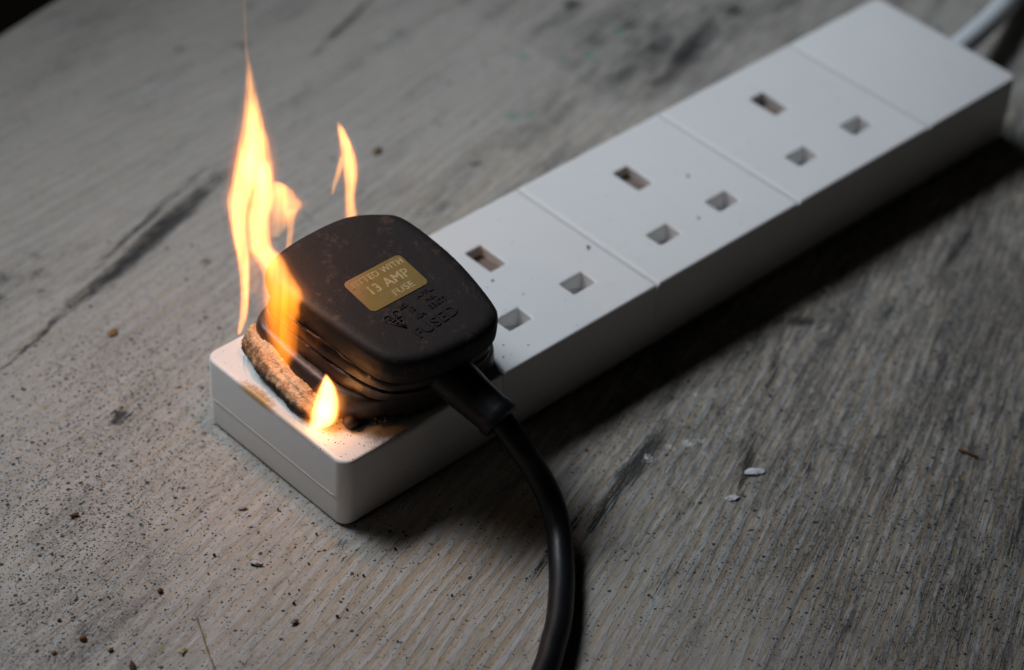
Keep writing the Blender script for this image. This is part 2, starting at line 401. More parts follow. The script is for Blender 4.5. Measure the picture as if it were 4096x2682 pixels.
def mat_table():
    t = NT('distressed_painted_timber'); g = t.geo()
    A = lambda n: t.n('ShaderNodeAttribute', attribute_name=n)
    gc = A('graincoord').outputs['Vector']
    st, sp, gr, rb, te, wh = [A(n).outputs['Fac'] for n in ('streak', 'speck', 'grime', 'rib', 'teal', 'chalk')]
    fine = t.noise(g, 1.1, 6, .7)
    # ribs of the brushed grain: tan hollows between grey-white ridges
    wob = t.noise(t.vmul(gc, (.02, .06, 1)), 1, 2)
    vv = t.math('ADD', t.sep(gc)[1], t.math('MULTIPLY', wob, 9))
    ribw = t.math('SINE', t.math('MULTIPLY', vv, 2*math.pi/3.3))
    edge = t.math('SUBTRACT', t.noise(t.vmul(gc, (.16, .9, 1)), 1, 5, .7), .5)
    rib = t.smooth(t.math('ADD', ribw, t.math('MULTIPLY', edge, 5.0)), -.5, .55)
    rib2 = t.smooth(t.noise(t.vmul(gc, (.035, .75, 1)), 1, 3, .6), .42, .60)
    ribs = t.math('ADD', t.math('MULTIPLY', rib, .6), t.math('MULTIPLY', rib2, .4))
    tan, grey = (.43, .33, .225), (.50, .485, .465)
    c0 = t.mix(t.math('MULTIPLY', t.noise(g, .05, 4), .7), (.50, .47, .435), (.43, .41, .38))
    c1 = t.mix(ribs, tan, grey)
    c = t.mix(t.math('MULTIPLY', rb, .9, clamp=True), c0, c1)
    c = t.mix(t.math('MULTIPLY', fine, .25), c, (.29, .265, .24))
    # close brushed grain, ridge by ridge
    f1 = t.noise(t.vmul(gc, (.22, 1.5, 1)), 1, 6, .75); f2 = t.noise(t.vmul(gc, (.7, 3.2, 1)), 1, 5, .75)
    fw = t.math('ADD', .36, t.math('MULTIPLY', gr, .7), clamp=True)
    c = t.mix(t.math('MULTIPLY', t.smooth(f1, .50, .62), t.math('MULTIPLY', fw, .55)), c, (.20, .19, .18))
    c = t.mix(t.math('MULTIPLY', t.smooth(f2, .56, .68), t.math('MULTIPLY', fw, .75)), c, (.12, .115, .11))
    c = t.mix(t.math('MULTIPLY', t.smooth(f1, .46, .36), t.math('MULTIPLY', fw, .5)), c, (.50, .49, .475))
    wide = t.noise(t.vmul(gc, (.012, .22, 1)), 1, 5, .7)
    c = t.mix(t.math('MULTIPLY', t.smooth(wide, .48, .64), t.math('ADD', .12, t.math('MULTIPLY', gr, .35))), c, (.20, .18, .16))
    # smoky grime
    gn = t.noise(t.vmul(gc, (.10, .42, 1)), 1, 6, .72)
    gm = t.math('MULTIPLY', gr, t.smooth(gn, .36, .66))
    c = t.mix(t.math('MULTIPLY', gm, .85, clamp=True), c, (.115, .11, .105))
    # thin dark scratches along the grain
    sn = t.noise(t.vmul(gc, (.11, 2.6, 1)), 1, 4, .65)
    sm = t.math('MULTIPLY', t.smooth(sn, .60, .645), t.math('MULTIPLY', gr, 1.5, clamp=True))
    c = t.mix(t.math('MULTIPLY', sm, .88), c, (.035, .032, .030))
    # bright scraped lines
    bn = t.noise(t.vadd(t.vmul(gc, (.09, 1.9, 1)), (5, 80, 0)), 1, 3, .6)
    c = t.mix(t.math('MULTIPLY', t.smooth(bn, .66, .72), .55), c, (.55, .53, .50))
    # streaks
    kn = t.math('ADD', t.math('MULTIPLY', t.noise(t.vmul(gc, (.10, 1.7, 1)), 1, 6, .8), .75), t.math('MULTIPLY', t.noise(g, 1.6, 6, .8), .25))
    km = t.smooth(t.math('ADD', st, t.math('MULTIPLY', t.math('SUBTRACT', kn, .5), 5.0)), .50, .95)
    km = t.math('MULTIPLY', km, t.smooth(st, .0, .15))
    c = t.mix(t.math('MULTIPLY', km, .93), c, (.028, .028, .03))
    # teal paint traces and chalky white smears
    patch = t.smooth(t.noise(t.vmul(gc, (.022, .060, 1)), 1, 6, .68, .6), .45, .60)
    pt2 = t.math('MULTIPLY', t.math('MULTIPLY', patch, gr), t.smooth(t.noise(t.vmul(gc, (.45, 1.6, 1)), 1, 6, .85), .45, .58))
    c = t.mix(t.math('MULTIPLY', pt2, .95, clamp=True), c, (.075, .068, .062))
    # dark pepper caught in the hollows of the brushed grain
    pg = t.noise(t.vmul(gc, (1.1, 2.6, 1)), 1, 6, .85)
    pz = t.math('MULTIPLY', t.smooth(pg, .53, .58), t.math('MULTIPLY', t.math('ADD', .25, t.math('MULTIPLY', patch, 1.2)), gr, clamp=True))
    c = t.mix(t.math('MULTIPLY', pz, .85, clamp=True), c, (.025, .024, .024))
    tn = t.smooth(t.math('ADD', te, t.math('SUBTRACT', fine, .5)), .55, .9)
    c = t.mix(t.math('MULTIPLY', tn, .5), c, (.10, .28, .22))
    wn = t.smooth(t.math('ADD', wh, t.math('MULTIPLY', t.math('SUBTRACT', t.noise(g, .9, 6, .75, 1.2), .5), 2.2)), .75, 1.0)
    wn = t.math('MULTIPLY', wn, t.smooth(wh, .0, .1))
    c = t.mix(t.math('MULTIPLY', wn, .7), c, (.80, .79, .77))
    # specks: three sizes of ragged dots
    gd = t.vadd(g, t.vmul(t.n('ShaderNodeTexNoise').outputs[1], (0, 0, 0)))
    nz = t.n('ShaderNodeTexNoise'); t.l(g, nz.inputs['Vector']); nz.inputs['Scale'].default_value = 2.4; nz.inputs['Detail'].default_value = 5; nz.inputs['Roughness'].default_value = .75
    gd = t.vadd(g, t.vmul(nz.outputs['Color'], (1.5, 1.2, 0)))
    tot = None
    for scl, k, rr in ((.50, .42, .30), (.95, .85, .34), (1.8, 1.1, .40)):
        v = t.voro(t.vadd(t.vmul(gd, (1, 1.15, 0)), (scl*50, 7, 0)), scl); cs = t.sep(v.outputs['Color'])
        on = t.math('LESS_THAN', cs[0], t.math('MULTIPLY', sp, k))
        rad = t.math('MULTIPLY', t.math('ADD', .25, cs[1]), rr*.8)
        d = t.math('MULTIPLY', on, t.smooth(v.outputs['Distance'], t.math('MULTIPLY', rad, 1.1), t.math('MULTIPLY', rad, .9)))
        tot = d if tot is None else t.math('MAXIMUM', tot, d)
    pep = t.math('MULTIPLY', t.smooth(t.noise(g, 2.4, 5, .8), .60, .67), t.smooth(t.math('ADD', t.noise(g, .12, 4, .6), t.math('MULTIPLY', sp, .35)), .50, .78))
    c = t.mix(t.math('MULTIPLY', pep, .75), c, (.055, .052, .05))
    c = t.mix(t.math('MULTIPLY', tot, .92), c, (.018, .021, .026))
    # rare ochre flecks
    v = t.voro(t.vadd(g, (40, 3, 0)), .11); on = t.math('MULTIPLY', t.math('LESS_THAN', v.outputs['Distance'], .075), t.math('GREATER_THAN', t.sep(v.outputs['Color'])[2], .45))
    c = t.mix(t.math('MULTIPLY', on, .6), c, (.30, .22, .08))
    h = t.math('ADD', t.math('MULTIPLY', ribs, t.math('MULTIPLY', rb, .55)), t.math('MULTIPLY', fine, .35))
    h = t.math('SUBTRACT', h, t.math('MULTIPLY', km, .5)); h = t.math('SUBTRACT', h, t.math('MULTIPLY', sm, .3))
    h = t.math('ADD', h, t.math('MULTIPLY', tot, .25))
    nr = t.bump(h, .75, .00034)
    ro = t.math('ADD', .40, t.math('MULTIPLY', fine, .25)); ro = t.math('ADD', ro, t.math('MULTIPLY', km, .2))
    t.set(color=c, rough=ro, normal=nr, spec=.16)
    return t.m
table = link('table_top', build_table(), mat_table())
tag(table, 'weathered white painted timber table top with dark specks, grooves and cracks', None, None, 'structure')

# ------------------------------------------------------------------ power strip
W, H, P, XO, L = 52.7, 20.9, 53.39, 51.67, 249.6
YE, YL = 36.1, 13.7
ZS = 8.9
strip = empty('extension_lead', (0, W/2, 0), 'white four-socket extension lead, scorched at its near end, lying across the timber table', 'power strip')
def rounded_box(x0, x1, y0, y1, z0, z1, corners, bev, seg=5):
    """corners: radius for the vertical edges at (x0), (x1); bev: top edge bevel"""
    bm = bmesh.new()
    r0, r1 = corners
    pts = []
    for (cx, cy, r, a0) in ((x1-r1, y0+r1, r1, -90), (x1-r1, y1-r1, r1, 0), (x0+r0, y1-r0, r0, 90), (x0+r0, y0+r0, r0, 180)):
        if r <= 0: pts.append((cx, cy)); continue
        for k in range(seg+1):
            a = math.radians(a0+90*k/seg); pts.append((cx+r*math.cos(a), cy+r*math.sin(a)))
    f = bm.faces.new([bm.verts.new((x, y, z0)) for x, y in pts])
    r = bmesh.ops.extrude_face_region(bm, geom=[f]); vs = [v for v in r['geom'] if isinstance(v, bmesh.types.BMVert)]
    for v in vs: v.co.z = z1
    bmesh.ops.recalc_face_normals(bm, faces=bm.faces)
    if bev:
        es = [e for e in bm.edges if all(abs(v.co.z-z1) < 1e-6 for v in e.verts)]
        bmesh.ops.bevel(bm, geom=es, offset=bev, segments=4, profile=.5, affect='EDGES')
    return bm
def boolean_out(me, cutters):
    """cut boxes (given as bmesh list) out of mesh me"""
    o = bpy.data.objects.new('tmp', me); C.objects.link(o); cs = []
    bmc = bmesh.new()
    for b in cutters:
        m2 = bpy.data.meshes.new('c'); b.to_mesh(m2); b.free(); m2.transform(Matrix.Scale(MM, 4)); bmc.from_mesh(m2)
        bpy.data.meshes.remove(m2)
    mc = bpy.data.meshes.new('cut'); bmc.to_mesh(mc); bmc.free()
    co = bpy.data.objects.new('tmpc', mc); C.objects.link(co)
    md = o.modifiers.new('b', 'BOOLEAN'); md.operation = 'DIFFERENCE'; md.solver = 'EXACT'; md.object = co
    dg = bpy.context.evaluated_depsgraph_get(); dg.update()
    res = bpy.data.meshes.new_from_object(o.evaluated_get(dg))
    bpy.data.objects.remove(o); bpy.data.objects.remove(co)
    for p in res.polygons: p.use_smooth = True
    res.set_sharp_from_angle(angle=math.radians(30))
    return res
# lower shell
bm = rounded_box(.25, L-.25, .25, W-.25, .4, ZS-.03, (3.2, 2.4), 0)
es = [e for e in bm.edges if all(abs(v.co.z-.4) < 1e-6 for v in e.verts)]
bmesh.ops.bevel(bm, geom=es, offset=.7, segments=3, profile=.5, affect='EDGES')
link('lower_shell', finish(bm, True, 35), M_white, strip)
# inner core seen down the joints and slots
bm = rounded_box(1.6, L-1.6, 1.6, W-1.6, ZS-.6, 12.2, (2, 2), 0)
link('inner_tray', finish(bm, True, 35), M_shutter, strip)
GAP = .12
def module_mesh(x0, x1, corners, holes, bev=.75, stained=False):
    bm = rounded_box(x0, x1, 0, W, ZS, H, corners, bev)
    me = finish(bm, True, 30)
    # hollow below the plate, then the slots
    cuts = []
    if holes is not None:
        cx = holes
        def slot(xa, xb, ya, yb, lip=.35):
            b = rounded_box(xa, xb, ya, yb, 12.5, H+1, (.25, .25), 0, 2); cuts.append(b)
        slot(cx-2.65, cx+2.65, YE-4.8, YE+4.8)
        for s in (-1, 1): slot(cx+s*11.1-3.8, cx+s*11.1+3.8, YL-2.65, YL+2.65)
        me = boolean_out(me, cuts)
        b = bmesh.new(); b.from_mesh(me); z_ = H*MM
        es = [e for e in b.edges if all(abs(v.co.z-z_) < 1e-7 for v in e.verts) and all((x0+3)*MM < v.co.x < (x1-3)*MM and 3*MM < v.co.y < (W-3)*MM for v in e.verts) and len(e.link_faces) == 2 and e.calc_face_angle(0) > .8]
        bmesh.ops.bevel(b, geom=es, offset=.45*MM, segments=2, profile=.5, affect='EDGES')
        b.to_mesh(me); b.free()
        me.set_sharp_from_angle(angle=math.radians(30))
        for p in me.polygons:
            if p.area > 4e-6: p.use_smooth = False
    return me
bounds = [0.0]+[XO+P*k for k in range(4)]+[L]
JW = .55
for k in range(5):
    x0, x1 = bounds[k], bounds[k+1]
    xa = x0 if k == 0 else x0+GAP
    xb = x1 if k == 4 else x1-JW-GAP
    corners = (3.4, 0) if k == 0 else ((0, 2.4) if k == 4 else (0, 0))
    cx = x0+P/2
    if k in (1, 2, 3):
        o = link('socket_module', module_mesh(xa, xb, corners, cx), M_white, strip)
        # dark brass earth contact deep in the long slot, sloping shutters in the short ones
        b = bmesh.new(); bmesh.ops.create_cube(b, size=1); bmesh.ops.scale(b, vec=(5.1, 9.4, .8), verts=b.verts)
        bmesh.ops.rotate(b, cent=(0, 0, 0), matrix=Matrix.Rotation(math.radians(-4), 3, 'X'), verts=b.verts)
        bmesh.ops.translate(b, vec=(cx, YE, 17.8), verts=b.verts)
        link('earth_shutter', finish(b, False), M_brass, o)
        for s in (-1, 1):
            b = bmesh.new(); bmesh.ops.create_cube(b, size=1); bmesh.ops.scale(b, vec=(7.5, 5.2, .8), verts=b.verts)
            bmesh.ops.rotate(b, cent=(0, 0, 0), matrix=Matrix.Rotation(math.radians(24), 3, 'Y'), verts=b.verts)
            bmesh.ops.translate(b, vec=(cx+s*11.1, YL, 16.4), verts=b.verts)
            link('pin_shutter', finish(b, False), M_shutter, o)
    elif k == 0:
        o = link('socket_module', module_mesh(xa, xb, corners, None, .9), M_stain, strip)
        tag(o, 'scorched end module with the burning plug on it')
    else:
        o = link('end_cover', module_mesh(xa, xb, corners, None), M_white, strip)
    if k < 4:
        bm = rounded_box(x1-JW, x1, -.16, W-.10, ZS, H-.10, (0, 0), .12)
        link('joint_strip', finish(bm, True, 30), M_white, strip)
# seam flash: thin raised moulding line and the chip at the near corner
bm = bmesh.new()
tube(bm, [(.06, y, ZS-.02) for y in np.linspace(49, 3.4, 30)], .15, 6)
tube(bm, [(.1+.0, 6.5-t*3.4+.0, ZS+.15+.25*math.sin(t*9)) for t in np.linspace(0, 1, 9)], [.05, .16, .22, .2, .26, .2, .22, .16, .05], 6)
link('seam_flash', finish(bm), M_white, strip)
# shallow ridge left by the melted plug flange, and boiled lumps at the edge
bm = bmesh.new()
arc = catmull([(9.5, 47.6, H), (6.2, 45.0, H), (3.4, 41, H), (2.1, 35, H), (1.75, 26, H), (2.3, 18, H), (4.0, 12, H)], 8)
tube(bm, [tuple(p-np.array([0, 0, .16])) for p in arc], .30, 8)
link('melt_ridge', finish(bm), M_stain, strip)
bm = bmesh.new()
for i in range(46):
    y = 32.5+rng.normal()*3.2; x = .75+rng.random()*1.3*math.exp(-((y-33)/6)**2); r = .25+rng.random()*.5
    m = Matrix.Translation((x, y, H-.25-.25*rng.random()-(.45 if x < 1.2 else 0))) @ Matrix.Diagonal((r, r*1.3, r*.55, 1))
    bmesh.ops.create_icosphere(bm, subdivisions=2, radius=1, matrix=m)
link('boiled_plastic', finish(bm), mat_plain('yellowed_boiled_plastic', (.62, .47, .22), (.46, .28, .08), .35, .8), strip)['kind'] = 'stuff'
# white flex leaving the far end
bm = bmesh.new()
path = catmull([(247, 27.5, 10), (255, 28.2, 10.2), (266, 30.2, 9.8), (280, 33.6, 8.6), (295, 38.5, 6.6), (310, 45.5, 4.6), (330, 60, 3.7), (350, 84, 3.5), (362, 120, 3.5)], 8)
tube(bm, path, 3.5, 28)
fx = link('white_flex', finish(bm, True, 60), mat_white(False, 'white_flex_sheath', (.70, .73, .76)), strip)
fx['label'] = 'round white flex leaving the far end'
bm = bmesh.new(); tube(bm, [(249.0, 27.7, 10), (251.2, 27.9, 10.05)], [4.6, 4.3], 28)
link('flex_bush', finish(bm, True, 40), M_white, strip)
# loose soot fragments lying on top
bm = bmesh.new()
for (x, y, r) in [(101.7, 22.4, .55), (100.9, 21.7, .3), (58.4, 8, .24), (63.1, 4.1, .26), (55.3, 4.7, .28), (75.9, 19.4, .25), (73.5, 28.2, .35), (143.6, 27.2, .5), (132.5, 12.6, .4)]+\
        [(rng.uniform(2, 16), rng.uniform(1, 14), rng.uniform(.08, .2)) for _ in range(26)]+[(rng.uniform(0.8, 5), rng.uniform(36, 51), rng.uniform(.06, .14)) for _ in range(9)]+[(rng.uniform(55, 190), rng.uniform(3, 50), rng.uniform(.06, .16)) for _ in range(24)]:
    m = Matrix.Translation((x, y, H+r*.3)) @ Matrix.Rotation(rng.random()*6, 4, 'Z') @ Matrix.Diagonal((r*1.3, r*.7, r*.6, 1))
    g_ = bmesh.ops.create_icosphere(bm, subdivisions=1, radius=1, matrix=m)
    for v in g_['verts']: v.co += Vector(rng.normal(size=3))*r*.15
soot = link('soot_specks', finish(bm, False), mat_plain('soot', (.05, .03, .02), (.02, .015, .012), .7), None, (10, 8, H))
tag(soot, 'scattering of dark soot specks over the top of the white extension lead', 'soot', None, 'stuff')

# ------------------------------------------------------------------ plug
plug = empty('mains_plug', (30, 20, H), 'charred black mains plug with a brass coloured fuse label, burning in the end socket', 'plug')
CAP = [(44.2, 38.3), (47.7, 33.6), (48.6, 21.8), (47.9, 11.1), (45.4, -1.1), (43.0, -4.9), (38.8, -7.0), (30.8, -7.1), (21.4, -5.4),
       (14.9, -1.6), (12.2, 3.7), (10.7, 14.9), (9.6, 26.9), (9.0, 34.9), (9.6, 40.2), (14.8, 43.0), (23.8, 44.0), (36.3, 42.9)]
BASE = [(46.5, 46.0), (52.2, 35), (54.0, 20), (53.0, 8), (50.2, 3.2), (46, 1.7), (33, 1.9), (24.5, 2.4), (18, 5.0),
        (10.5, 10.0), (7.6, 16), (7.0, 24), (7.8, 31.5), (8.8, 40), (10.5, 46), (15.5, 50), (26, 51.4), (38, 50.2)]
NR = 144
def ring_of(poly): return resample_closed(catmull(poly, 12, True), NR)
RC, RB_ = ring_of(CAP), ring_of(BASE)
RC = np.roll(RC, -0, 0)
def normals(Rg):
    d = np.roll(Rg, -1, 0)-np.roll(Rg, 1, 0); n = np.stack([d[:, 1], -d[:, 0]], 1); n /= np.linalg.norm(n, axis=1)[:, None]
    c = Rg.mean(0); s = np.sign(((Rg-c)*n).sum(1)); return n*s[:, None]
def tilt(x, y): return .05*(x-28)+.10*(y-18)
def body_ring(s, off, h, ts=None, flare=0.0, melt=0.0, seed=0):
    """s 0..1 blends cap outline to base outline; off offsets outward; h nominal height; flare pushes the -x side out"""
    Rg = RC*(1-s)+RB_*s; n = normals(Rg); ts = (1-s) if ts is None else ts
    out = []
    for i in range(NR):
        x, y = Rg[i]+n[i]*off
        left = max(0., -n[i][0])**1.5
        nz = mnoise.noise(Vector((x*.16, y*.16, h*.22+seed*9)))
        n2 = mnoise.noise(Vector((x*.55, y*.55, h*.9+seed*5)))
        x += n[i][0]*(flare*left+melt*left*(nz*1.6+n2*.7)); y += n[i][1]*(flare*left*.3+melt*left*(nz*1.2))
        z = h+ts*tilt(x, y)+melt*left*(nz*1.2+n2*.5)
        out.append((x, y, z))
    return out
def loft(specs, cap_top=True, cap_bottom=True, dome=0.0):
    bm = bmesh.new(); rings = []
    for sp in specs: rings.append([bm.verts.new(p) for p in body_ring(**sp)])
    bridge(bm, rings)
    def fill(ring, inner_steps=(.85, .6, .3)):
        c = sum((v.co for v in ring), Vector())/len(ring); prev = ring
        for k in inner_steps:
            nr = [bm.verts.new(c+(v.co-c)*k) for v in ring]
            for i in range(NR): bm.faces.new((prev[i], prev[(i+1) % NR], nr[(i+1) % NR], nr[i]))
            prev = nr
        cv = bm.verts.new(c)
        for i in range(NR): bm.faces.new((prev[i], prev[(i+1) % NR], cv))
    if cap_top: fill(rings[0])
    if cap_bottom: fill(rings[-1])
    return bm
S = lambda s, off, h, **k: dict(s=s, off=off, h=h, **k)
# top half-shell
bm = loft([S(0, -3.4, 49.0), S(0, -2.0, 48.95), S(0, -1.15, 48.7), S(0, -.5, 48.2), S(0, -.12, 47.5), S(0, .0, 46.6), S(0, .05, 44.8, melt=.25), S(0, -.1, 43.0, melt=.5),
           S(.05, -.5, 41.6, melt=.8), S(.08, -1.2, 40.2, melt=1.0), S(.1, -1.9, 39.2, melt=1.0), S(.1, -3.2, 38.9, melt=1.0)])
cap = link('plug_cover', finish(bm, True, 60), M_black, plug)
# middle body, tucked in, with the seam groove
bm = loft([S(.1, -2.6, 40.2, melt=.3), S(.12, -1.5, 39.4, melt=.5), S(.16, -1.2, 38.0, melt=.5), S(.20, -1.2, 36.6, melt=.45), S(.22, -1.3, 36.3, melt=.4), S(.22, -2.1, 36.1, melt=.4), S(.22, -2.1, 35.6, melt=.4),
           S(.24, -1.1, 35.4, melt=.4), S(.30, -1.0, 34.0, melt=.35), S(.38, -1.2, 32.0, melt=.35), S(.46, -2.0, 30.8, melt=.3), S(.5, -3.2, 30.4, melt=.3)])
link('plug_body', finish(bm, True, 60), M_body, plug)
# base plate, its near flange softened and flared
bm = loft([S(.50, -4.5, 31.2), S(.54, -2.6, 31.4, flare=.2), S(.58, -1.1, 31.3, flare=.3, melt=.15), S(.62, -.4, 30.9, flare=.4, melt=.2), S(.68, -.1, 30.0, flare=.5, melt=.2),
           S(.78, .1, 28.0, flare=.5, melt=.25), S(.88, .2, 26.0, flare=.4, melt=.4), S(.94, .2, 24.4, flare=.2, melt=.6), S(.98, .1, 23.0, flare=-.2, melt=.9), S(1, -.3, 22.2, flare=-.4, melt=.9), S(1, -1.0, 21.5, flare=-.3, melt=.4, ts=0), S(1, -2.6, 21.1, ts=0)])
link('plug_base', finish(bm, True, 60), M_basep, plug)
# blister folds on the near side of the shell
bm = bmesh.new()
for (s, off, h, i0, i1, r) in [(.06, -.5, 41.4, .1, .9, .38), (.97, .2, 23.8, .0, .95, .5)]:
    Rg = body_ring(s, off, h, melt=.8)
    cand = [p for p in Rg if p[0] < 15 and 6 < p[1] < 42]
    cand.sort(key=lambda p: p[1]); cand = cand[int(i0*len(cand)):int(i1*len(cand))]
    pts = [(p[0]+.5*mnoise.noise(Vector((p[1]*.3, h, 0))), p[1], p[2]+1.3*mnoise.noise(Vector((p[1]*.12, h*2, 3)))) for p in cand]
    n_ = len(pts)
    tube(bm, pts, [r*(.25+.75*math.sin(math.pi*k/(n_-1)))*(1+.5*mnoise.noise(Vector((k*.35, h, 1)))) for k in range(n_)], 8)
link('blister_fold', finish(bm), M_burnt, plug)
# toasted foam roll squeezed out along the near edge
def foam_roll():
    bm = bmesh.new()
    path = catmull([(11.6, 44.6, 25.2), (10.9, 42.5, 25.2), (9.4, 37.5, 25.0), (8.2, 31.5, 24.6), (7.3, 24.5, 24.2), (7.2, 18.5, 23.6), (8.6, 14.0, 23.1)], 18)
    n_ = len(path); rad = [5.2*(.88+.12*min(1, k/4))*(1-.30*max(0, (k-n_*.35)/(n_*.65)))*(1+.05*math.sin(k*.16+1)) for k in range(n_)]
    n_a = 56
    rings = tube(bm, path, rad, n_a)
    cream = {}
    for k, (ring, c) in enumerate(zip(rings, path)):
        t_ = k/(n_-1); u0 = math.radians(78-50*t_+9*mnoise.noise(Vector((k*.11, 3, 0)))); c = Vector(c)
        for i, v in enumerate(ring):
            u = 2*math.pi*i/n_a; u = u-2*math.pi if u > math.pi else u
            wv = .7+.5*mnoise.noise(Vector((k*.16, i*.1, 7)))
            d = u-u0
            dr = -1.15*wv*math.exp(-(d/.13)**2)+.55*wv*math.exp(-((d+.30)/.20)**2)
            if d > 0: dr -= .35*min(1, d/.3)
            d2 = u-math.radians(8+22*math.sin(k*.10+1)); dr += -.4*math.exp(-(d2/.09)**2)*max(0, math.sin(k*.13))
            if k < 6: dr += (6-k)*.16*mnoise.noise(Vector((u*2.2, k*.4, 2)))-.10*(6-k)
            v.co += (v.co-c).normalized()*dr
            cream[v] = min(1, math.exp(-(max(0, abs(d-.14)-.16)/.16)**2))
    bmesh.ops.recalc_face_normals(bm, faces=bm.faces)
    bm.normal_update()
    for v in bm.verts:
        p = v.co
        d = .6*mnoise.noise(p*.2)+.30*mnoise.noise(p*.75+Vector((4, 0, 0)))+.26*mnoise.noise(p*2.1)
        p += v.normal*d
        if p.z < 21.05: p.z = 21.05
    creams = [cream.get(v, 0) for v in bm.verts]
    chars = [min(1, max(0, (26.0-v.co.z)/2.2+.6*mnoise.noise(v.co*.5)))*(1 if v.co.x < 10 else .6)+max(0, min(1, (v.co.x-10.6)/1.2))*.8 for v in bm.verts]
    me = finish(bm, True, None)
    at = me.attributes.new('char', 'FLOAT', 'POINT'); at.data.foreach_set('value', np.array(chars, np.float32))
    at = me.attributes.new('cream', 'FLOAT', 'POINT'); at.data.foreach_set('value', np.array(creams, np.float32))
    return me
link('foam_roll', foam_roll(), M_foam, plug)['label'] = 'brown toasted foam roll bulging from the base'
bm = bmesh.new(); bmesh.ops.create_icosphere(bm, subdivisions=3, radius=1, matrix=Matrix.Translation((10.6, 9.6, 22.6)) @ Matrix.Diagonal((2.3, 2.0, 1.9, 1)))
for v in bm.verts: v.co += v.co.normalized()*.25*mnoise.noise(v.co*.8)
link('melt_drip', finish(bm), M_burnt, plug)
# small bubbles boiled out along the foot of the plug
bm = bmesh.new()
foot = [p for p in body_ring(.97, .2, 23.2, flare=-.1, melt=.8) if p[0] < 24 and p[1] < 47 and (p[0] < 12 or p[1] < 20)]
for i in range(90):
    p = foot[rng.integers(len(foot))]; r = .16+.5*rng.random()**2
    q = Vector(p)+Vector((rng.normal()*.35-.1, rng.normal()*.4-.1, -1.2*rng.random()+.2))
    bmesh.ops.create_icosphere(bm, subdivisions=2, radius=1, matrix=Matrix.Translation(q) @ Matrix.Diagonal((r*1.2, r*1.2, r*.8, 1)))
link('melt_bubbles', finish(bm), M_burnt, plug)['kind'] = 'stuff'
# label (rounded rectangle, following the tilted top)
LP = dict(x0=20.9, x1=37.0, y0=13.2, y1=24.7)
def on_top(x, y, dz=0.0): return 49.0+tilt(x, y)+dz
LROT = math.radians(-2.6)
def rr_label():
    bm = bmesh.new(); cx, cy = 28.95, 18.9; hw, hh, r = 8.5, 5.85, 1.3; pts = []
    for sx, sy, a0 in ((1, -1, -90), (1, 1, 0), (-1, 1, 90), (-1, -1, 180)):
        for k in range(7):
            a = math.radians(a0+15*k); u = sx*(hw-r)+r*math.cos(a); v = sy*(hh-r)+r*math.sin(a)
            pts.append((cx+u*math.cos(LROT)-v*math.sin(LROT), cy+u*math.sin(LROT)+v*math.cos(LROT)))
    lo = [bm.verts.new((x, y, on_top(x, y, -.3))) for x, y in pts]; hi = [bm.verts.new((x, y, on_top(x, y, .16))) for x, y in pts]
    n_ = len(pts)
    for k in range(n_): bm.faces.new((lo[k], lo[(k+1) % n_], hi[(k+1) % n_], hi[k]))
    bm.faces.new(hi); bm.faces.new(lo[::-1])
    return finish(bm, False)
lab = link('fuse_label', rr_label(), M_label, plug)
def lettering(name, items, m, parent, ext, dz, bold=.0):
    """items: (text, x, y, size, rotation) on the plug top; joined to one mesh"""
    bm = bmesh.new()
    for txt, x, y, size, rot, sx in items:
        cu = bpy.data.curves.new('t', 'FONT'); cu.body = txt; cu.size = size; cu.extrude = ext; cu.offset = bold*size
        cu.align_x = 'CENTER'; cu.align_y = 'CENTER'; cu.space_character = 1.08; cu.resolution_u = 3
        o = bpy.data.objects.new('t', cu); C.objects.link(o)
        dg = bpy.context.evaluated_depsgraph_get(); dg.update(); me = bpy.data.meshes.new_from_object(o.evaluated_get(dg))
        bpy.data.objects.remove(o)
        me.transform(Matrix.Translation((x, y, 0)) @ Matrix.Rotation(rot, 4, 'Z') @ Matrix.Diagonal((sx, 1, 1, 1)))
        for v in me.vertices: v.co.z += on_top(v.co.x, v.co.y, dz)
        bm.from_mesh(me); bpy.data.meshes.remove(me)
    return link(name, finish(bm, False), m, parent)
lettering('label_print', [('FITTED WITH', 29.5, 22.6, 2.6, LROT, .90), ('13 AMP', 29.6, 18.8, 3.9, LROT, .90), ('FUSE', 31.0, 15.0, 2.7, LROT, 1.0)], M_print, lab, .012, .175, .026)
E2 = math.radians(0)
lettering('raised_lettering', [('FUSED', 29.9, 2.2, 4.3, math.radians(3), 1.02), ('BSI', 27.0, 10.75, 1.9, E2, 1), ('APPL.', 34.0, 11.0, 1.9, E2, 1.05), ('13', 28.0, 8.6, 1.9, E2, 1), ('No.', 33.9, 8.9, 1.9, E2, 1),
           ('KM', 28.4, 6.1, 2.0, E2, 1), ('33077', 34.4, 6.6, 2.0, E2, 1.0)], M_black, plug, .16, .08, .018)
# raised approval emblem: heart shaped double letter over a pointed triangle
bm = bmesh.new()
def stroke(pts, r=.22):
    P_ = catmull(pts, 5) if len(pts) > 2 else [np.array(p, float) for p in pts]
    tube(bm, [(p[0], p[1], on_top(p[0], p[1], .08)) for p in P_], r, 6)
ex, ey = 22.9, 8.4
T = lambda u, v: (ex+u, ey+v)
for a_, b_ in (((-2.1, .6), (0.2, -3.4)), ((0.2, -3.4), (2.3, .7)), ((-1.6, .1), (1.9, .15)), ((0.1, .1), (.2, -3.0)), ((-.9, -.9), (1.2, -.9))): stroke([T(*a_), T(*b_)])
stroke([T(-.05, .3), T(-.5, 1.9), T(-1.5, 2.3), T(-2.3, 1.5), T(-2.1, .6)]); stroke([T(.05, .3), T(.5, 1.9), T(1.5, 2.3), T(2.4, 1.6), T(2.3, .7)])
stroke([T(-.9, .6), T(-1.2, 1.2), T(-.8, 1.5)]); stroke([T(.9, .6), T(1.3, 1.2), T(.9, 1.5)])
